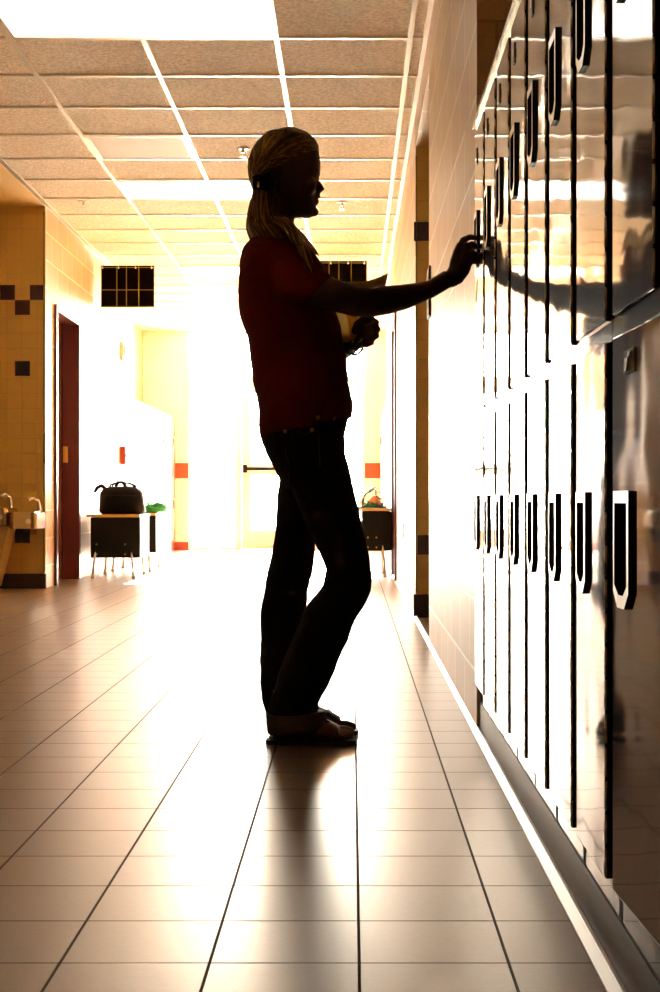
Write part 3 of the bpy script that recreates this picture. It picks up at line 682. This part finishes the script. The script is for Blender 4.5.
# t-shirt
bm = NB()
eloft(bm, rings(torso[1:], YS, .0), 40, p=2.2)
ns_ = [(P(266, 268, 3.90), .066), (P(282, 276, 3.865), .064), (P(298, 284, 3.845), .0585), (P(311, 289.5, 3.835), .057), (P(317, 292, 3.833), .057)]
def oriented(lst, tilt):
    pts = [a for a, _ in lst]; out = []
    for i, (p, r) in enumerate(lst):
        tdir = (pts[min(i + 1, len(pts) - 1)] - pts[max(i - 1, 0)]).normalized()
        k = i / (len(lst) - 1)
        up = Vector((tilt * k, 0, 1)); up = (up - tdir * 0).normalized(); side = Vector((0, 1, 0))
        out.append((p, up * r, side * r))
    return out
eloft(bm, oriented(ns_, 1.05), 24)
eloft(bm, oriented([(P(276, 272, 4.11), .066), (P(288, 286, 4.15), .060), (P(300, 306, 4.18), .055)], -.6), 24)
shirt = obj('tshirt', bm, 'shirt', person); remesh(shirt, .005, 4, (.10, .016))
# jeans
bm = NB()
eloft(bm, rings(hips, YS, .0), 40, p=2.2)
eloft(bm, rings(near_leg, YN, .001), 28); eloft(bm, rings(far_leg, YFAR, .003), 28)
jeans = obj('jeans', bm, 'jeans', person); remesh(jeans, .005, 4, (.07, .010))
bm = NB(); eloft(bm, [LR((265.5, 713), (325, 710.5), YN, .070), LR((265.5, 714), (326.5, 712), YN, .073), LR((266, 722), (327, 720), YN, .074), LR((267, 734), (328, 724.5), YN, .072), LR((270, 733.5), (325, 724.5), YN, .066)], 32)
remesh(obj('cuff', bm, 'denimlight', jeans), .0035, 2, (.05, .004))
bm = NB(); eloft(bm, [LR((265, 709), (309, 709), YFAR, .068), LR((266, 726), (312, 722), YFAR, .070), LR((268, 729), (310, 724), YFAR, .065)], 32)
remesh(obj('cuff', bm, 'denimlight', jeans), .0035, 2)
def surf(px, py, Y, hy): return P(px, py, Y - hy)
# belt loops, rivets, pocket seam
for (a, b) in ((318, 417.5), (333.8, 418.2), (285.5, 431.5), (312, 430.0)):
    cxm = (262 + 349) / 2; k = (a - cxm) / 44.0; yy = YS - .162 * math.sqrt(max(.05, 1 - abs(k) ** 2.2)) - .004
    bm = NB(); ball(bm, P(a, b, yy), (.006, .004, .006), 10); obj('rivet', bm, 'brass', jeans)
bm = NB(); tube(bm, [P(318, 421, 3.838), P(318, 430, 3.832), P(319, 445, 3.828), P(320, 468, 3.83)], .0022, 6); tube(bm, [P(283, 437, 3.86), P(286, 450, 3.845), P(290, 466, 3.84), P(289, 484, 3.85)], .0022, 6)
tube(bm, [P(296, 431, 3.842), P(307, 434, 3.838), P(317, 431, 3.838)], .002, 6)
obj('seam', bm, 'denimlight', jeans)
# sandals
for Y, h_, t_ in ((3.93, 266, 357), (4.09, 269, 358.5)):
    x0 = P(h_, 0, Y).x; x1 = P(t_, 0, Y).x; L = x1 - x0; sgn = 1 if Y < 4 else -1
    prof = [(0, .018), (.03, .030), (.15, .036), (.35, .032), (.55, .040), (.75, .049), (.90, .044), (.98, .028), (1.0, .012)]
    pts = [(x0 + L * f, Y - w_) for f, w_ in prof] + [(x0 + L * f, Y + w_) for f, w_ in prof[::-1]]
    bm = NB(); prism(bm, pts, .001, .012, 'z')
    sd = obj('sandal', bm, 'rubber', person)
    bm = NB()
    tp = Vector((x0 + L * .80, Y + sgn * .024, .036)); 
    for s in (-1, 1):
        tube(bm, [Vector((x0 + L * .42, Y + s * .036, .011)), Vector((x0 + L * .52, Y + s * .046, .040)), Vector((x0 + L * .66, Y + s * .030 + sgn * .008, .060)), tp], [.005, .006, .006, .004], 8)
    tube(bm, [tp, tp - Vector((0, 0, .024))], .003, 6)
    obj('strap', bm, 'rubber', sd)

# hair: cap over the skull plus combed strands drawn back into a clip, then falling over the shoulder
def capY(y, b, f, w_): return LR((b, y), (f, y), YB, w_)
bm = NB()
cap = [((280, 128.6), (296, 128.3), .02), ((267, 136), (309, 134), .057), ((257.5, 143.5), (315.5, 140), .073), ((252.5, 151), (318.8, 146), .082), ((249.6, 158), (319.2, 151.5), .087), ((248.2, 166), (306, 158.5), .088), ((248, 174), (293, 166), .088), ((249.2, 181), (280, 174), .085), ((252, 189), (275, 183), .075), ((255, 195), (270, 192), .058)]
eloft(bm, [LR(l, r, YB, hy) for l, r, hy in cap], 40, p=2.1)
clip = P(258, 184, 3.975)
rnd = random.Random(3)
def onskull(px, py, s, lift=0.0):
    """point on the hair cap's side at an outline position; s = side of the head"""
    rows = [((a[1] + b[1]) / 2, a[0], b[0], h_) for a, b, h_ in cap]
    if py <= rows[0][0]: row = rows[0][1:]
    else:
        row = rows[-1][1:]
        for A, B in zip(rows, rows[1:]):
            if A[0] <= py <= B[0]:
                k = (py - A[0]) / (B[0] - A[0]); row = tuple(A[q] * (1 - k) + B[q] * k for q in (1, 2, 3)); break
    l, r_, h_ = row; k = min(.97, abs((px - (l + r_) / 2) / ((r_ - l) / 2)))
    px = (l + r_) / 2 + math.copysign(min(abs(px - (l + r_) / 2), .97 * (r_ - l) / 2), px - (l + r_) / 2)
    return P(px, py, YB) + Vector((0, s * (h_ * (1 - k ** 2.1) ** (1 / 2.1) + lift), 0))
def bez(p0, p1, p2, n):
    return [p0 * (1 - t) ** 2 + p1 * 2 * t * (1 - t) + p2 * t * t for t in [i / n for i in range(n + 1)]]
for s in (-1, 1):
    for i in range(130):
        f = i / 129.0
        # hairline from the temple over the forehead to the crown
        if f < .5: a = (276 + (318.5 - 276) * (f / .5), 177 - (177 - 152) * (f / .5) ** .8)
        else: a = (318.5 - (318.5 - 268) * ((f - .5) / .5), 150 - (150 - 132.5) * math.sin(((f - .5) / .5) * PI / 2) ** .7)
        e = (258 + rnd.uniform(-4, 5), 181 + rnd.uniform(-6, 7))
        m_ = (a[0] * .5 + e[0] * .5 - 2, a[1] * .52 + e[1] * .48 - 7 - 9 * f)
        pts2 = [Vector((*a, 0)) * (1 - t) ** 2 + Vector((*m_, 0)) * 2 * t * (1 - t) + Vector((*e, 0)) * t * t for t in [j / 11 for j in range(12)]]
        pts = [onskull(p.x, p.y, s, rnd.uniform(-.001, .003)) for p in pts2]
        r = rnd.uniform(.0022, .0042); tube(bm, pts, [r * .5] + [r] * 10 + [r * .8], 6, rnd.choice((0, 0, 1, 2)))
for s in (-1, 1):      # the back of the head, combed down to the clip
    for i in range(46):
        f = i / 45.0; a = (272 - 22.5 * math.sin(f * PI / 2), 133 + 34 * f ** 1.3)
        e = (254 + rnd.uniform(-2, 8), 182 + rnd.uniform(-4, 6)); m_ = (a[0] - 6 * (1 - f), a[1] * .5 + e[1] * .5)
        pts = []
        for j in range(10):
            t_ = j / 9.0; x = a[0] * (1 - t_) ** 2 + m_[0] * 2 * t_ * (1 - t_) + e[0] * t_ * t_; y = a[1] * (1 - t_) ** 2 + m_[1] * 2 * t_ * (1 - t_) + e[1] * t_ * t_
            pts.append(onskull(max(x, 250), y, s, rnd.uniform(-.001, .003)))
        r = rnd.uniform(.002, .0042); tube(bm, pts, [r * .5] + [r] * 9, 6, rnd.choice((0, 0, 1, 2)))
# gathered hair: below the clip it spreads over the back and the near shoulder
TL = [(188, 253.5, 273, .040), (195, 253, 277, .050), (203, 250.5, 280, .062), (212, 248.5, 282.5, .074), (221, 247, 285, .086), (229, 246.5, 290, .098), (236, 248.5, 296, .112), (242, 251, 303, .128), (248, 256, 309, .145)]
def tl(y):
    if y <= TL[0][0]: return TL[0][1:]
    for a, b in zip(TL, TL[1:]):
        if y <= b[0]:
            k = (y - a[0]) / (b[0] - a[0]); return tuple(a[i] * (1 - k) + b[i] * k for i in (1, 2, 3))
    return TL[-1][1:]
eloft(bm, [LR((l + 1.5, y), (r_ - 1.5, y), YB, d * .93) for y, l, r_, d in TL], 32)
for i in range(210):
    th = rnd.uniform(-.08 * PI, 1.08 * PI)        # round the near side, from front edge to back edge
    far_ = i % 6 == 0
    y1 = rnd.uniform(236, 247); ph = rnd.uniform(0, 6)
    pts = []
    for j in range(15):
        y = 186 + (y1 - 186) * j / 14.0; l, r_, d = tl(y)
        c = (l + r_) / 2; h_ = (r_ - l) / 2 - .4
        wob = .05 * math.sin(j * .5 + ph)
        sg = 1 if far_ else -1
        pts.append(P(c + h_ * math.cos(th + wob), y, YB) + Vector((0, sg * d * abs(math.sin(th + wob)), 0)))
    r = rnd.uniform(.0018, .0040); tube(bm, pts, [r] * 11 + [r * .9, r * .75, r * .5, r * .2], 5, rnd.choice((0, 1, 1, 2)))
for i in range(34):                                # locks hanging down over the near shoulder and the chest
    k = i / 33.0; y0 = 226 + rnd.uniform(-4, 4)
    x0 = 276 + 12 * k; ex = 296 + 17 * k + rnd.uniform(-2, 2); ey = 256 + 34 * (k ** 1.6) * rnd.uniform(.5, 1.0) + rnd.uniform(-3, 3)
    pts = []
    for j in range(13):
        t_ = j / 12.0; x = x0 + (ex - x0) * t_ + 3.5 * math.sin(t_ * PI) + 1.2 * math.sin(t_ * 7 + i); y = y0 + (ey - y0) * t_
        yd = .098 + (.215 - .098) * min(1, max(0, y - 226) / 34.0) ** .8
        pts.append(P(x, y, YB) + Vector((0, -yd, 0)))
    r = rnd.uniform(.0022, .0042); tube(bm, pts, [r * .6, r, r, r, r, r, r, r * .9, r * .8, r * .65, r * .5, r * .35, r * .15], 6, rnd.choice((0, 1, 2)))
for i in range(20):                                # and a few on the far side of the neck
    k = i / 19.0; pts = []
    for j in range(10):
        t_ = j / 9.0; pts.append(P(283 + 6 * k + (22 + 8 * k) * t_, 222 + (26 + 8 * k) * t_ - 3 * math.sin(t_ * PI), YB + .07 + .04 * k + .03 * t_))
    tube(bm, pts, [.003] * 9 + [.001], 6)
hair = obj('hair', bm, ['hair', 'hair2', 'hair3'], person)
bm = NB()
box(bm, -.022, .018, -.012, .010, -.016, .008, 0, .005); ball(bm, (-.010, -.006, .014), (.017, .012, .010), 10); ball(bm, (.012, -.006, .016), (.015, .011, .013), 10)
for k in range(5): tube(bm, [(-.02 + .010 * k, -.014, .016), (-.022 + .010 * k, -.019, -.002), (-.02 + .010 * k, -.014, -.018)], .0026, 6)
cl = obj('hair_clip', bm, 'black', person, loc=P(262.5, 184, YB - .080) )
bm = NB(); box(bm, -.013, -.007, -.021, -.017, -.013, .002, 0, .001); obj('clip_buckle', bm, 'brass', cl)
bm = NB(); tube(bm, [hp(279.5, 190, -.083), hp(279.5, 197, -.084)], [.0015, .0035], 8); obj('earring', bm, 'black', person)
bm = NB()
c = P(353.5, 345, 4.005); ax = (P(356, 341, 3.99) - P(350, 344.5, 4.03)).normalized(); u = ax.orthogonal().normalized(); v = ax.cross(u)
tube(bm, [c + (u * math.cos(a) + v * math.sin(a)) * .0258 for a in [2 * PI * k / 24 for k in range(25)]], .0035, 8); obj('bracelet', bm, 'black', person)

# ------------------------------------------------------------ papers in her left hand
t = thing('paper_booklet', 'open cream booklet held under the woman\'s outstretched arm', 'papers', (0, 0, 0))
def sheet(bm, a, b, c, d, bow, th=.0012, n=10):
    """quad a-b-c-d bowed along its normal, with thickness"""
    a, b, c, d = map(Vector, (a, b, c, d)); nrm = (b - a).cross(d - a).normalized()
    top, bot = [], []
    for i in range(n + 1):
        s = i / n; r1, r2 = [], []
        for j in range(n + 1):
            q = j / n; p = (a * (1 - s) + b * s) * (1 - q) + (d * (1 - s) + c * s) * q + nrm * bow * math.sin(PI * s)
            r1.append(bm.verts.new(p)); r2.append(bm.verts.new(p + nrm * th))
        top.append(r1); bot.append(r2)
    for i in range(n):
        for j in range(n):
            bm.faces.new((top[i][j], top[i + 1][j], top[i + 1][j + 1], top[i][j + 1])).smooth = True
            bm.faces.new((bot[i][j], bot[i][j + 1], bot[i + 1][j + 1], bot[i + 1][j])).smooth = True
    for i in range(n):
        for (x, y) in (((i, 0), (i + 1, 0)), ((i, n), (i + 1, n)), ((0, i), (0, i + 1)), ((n, i), (n, i + 1))):
            bm.faces.new((top[x[0]][x[1]], top[y[0]][y[1]], bot[y[0]][y[1]], bot[x[0]][x[1]]))
for k in range(4):
    bm = NB(); o_ = k * 1.4
    sheet(bm, P(337, 281 + o_, 3.97), P(388.5 - o_ * .4, 273.0 + o_ * 1.6, 3.95), P(384.5 - o_ * .3, 290 + o_, 4.04), P(339, 300 + o_, 4.05), -.016)
    obj('page', bm, 'paper', t)
bm = NB(); sheet(bm, P(341, 289, 4.0), P(349, 287, 4.0), P(363, 341, 3.945), P(352, 343, 3.955), .004); obj('folded_leaf', bm, 'paper', t)
bm = NB(); sheet(bm, P(332, 311, 4.0), P(361, 308, 3.975), P(358, 335, 3.955), P(341, 343, 3.965), .010); obj('folded_leaf', bm, 'paper', t)
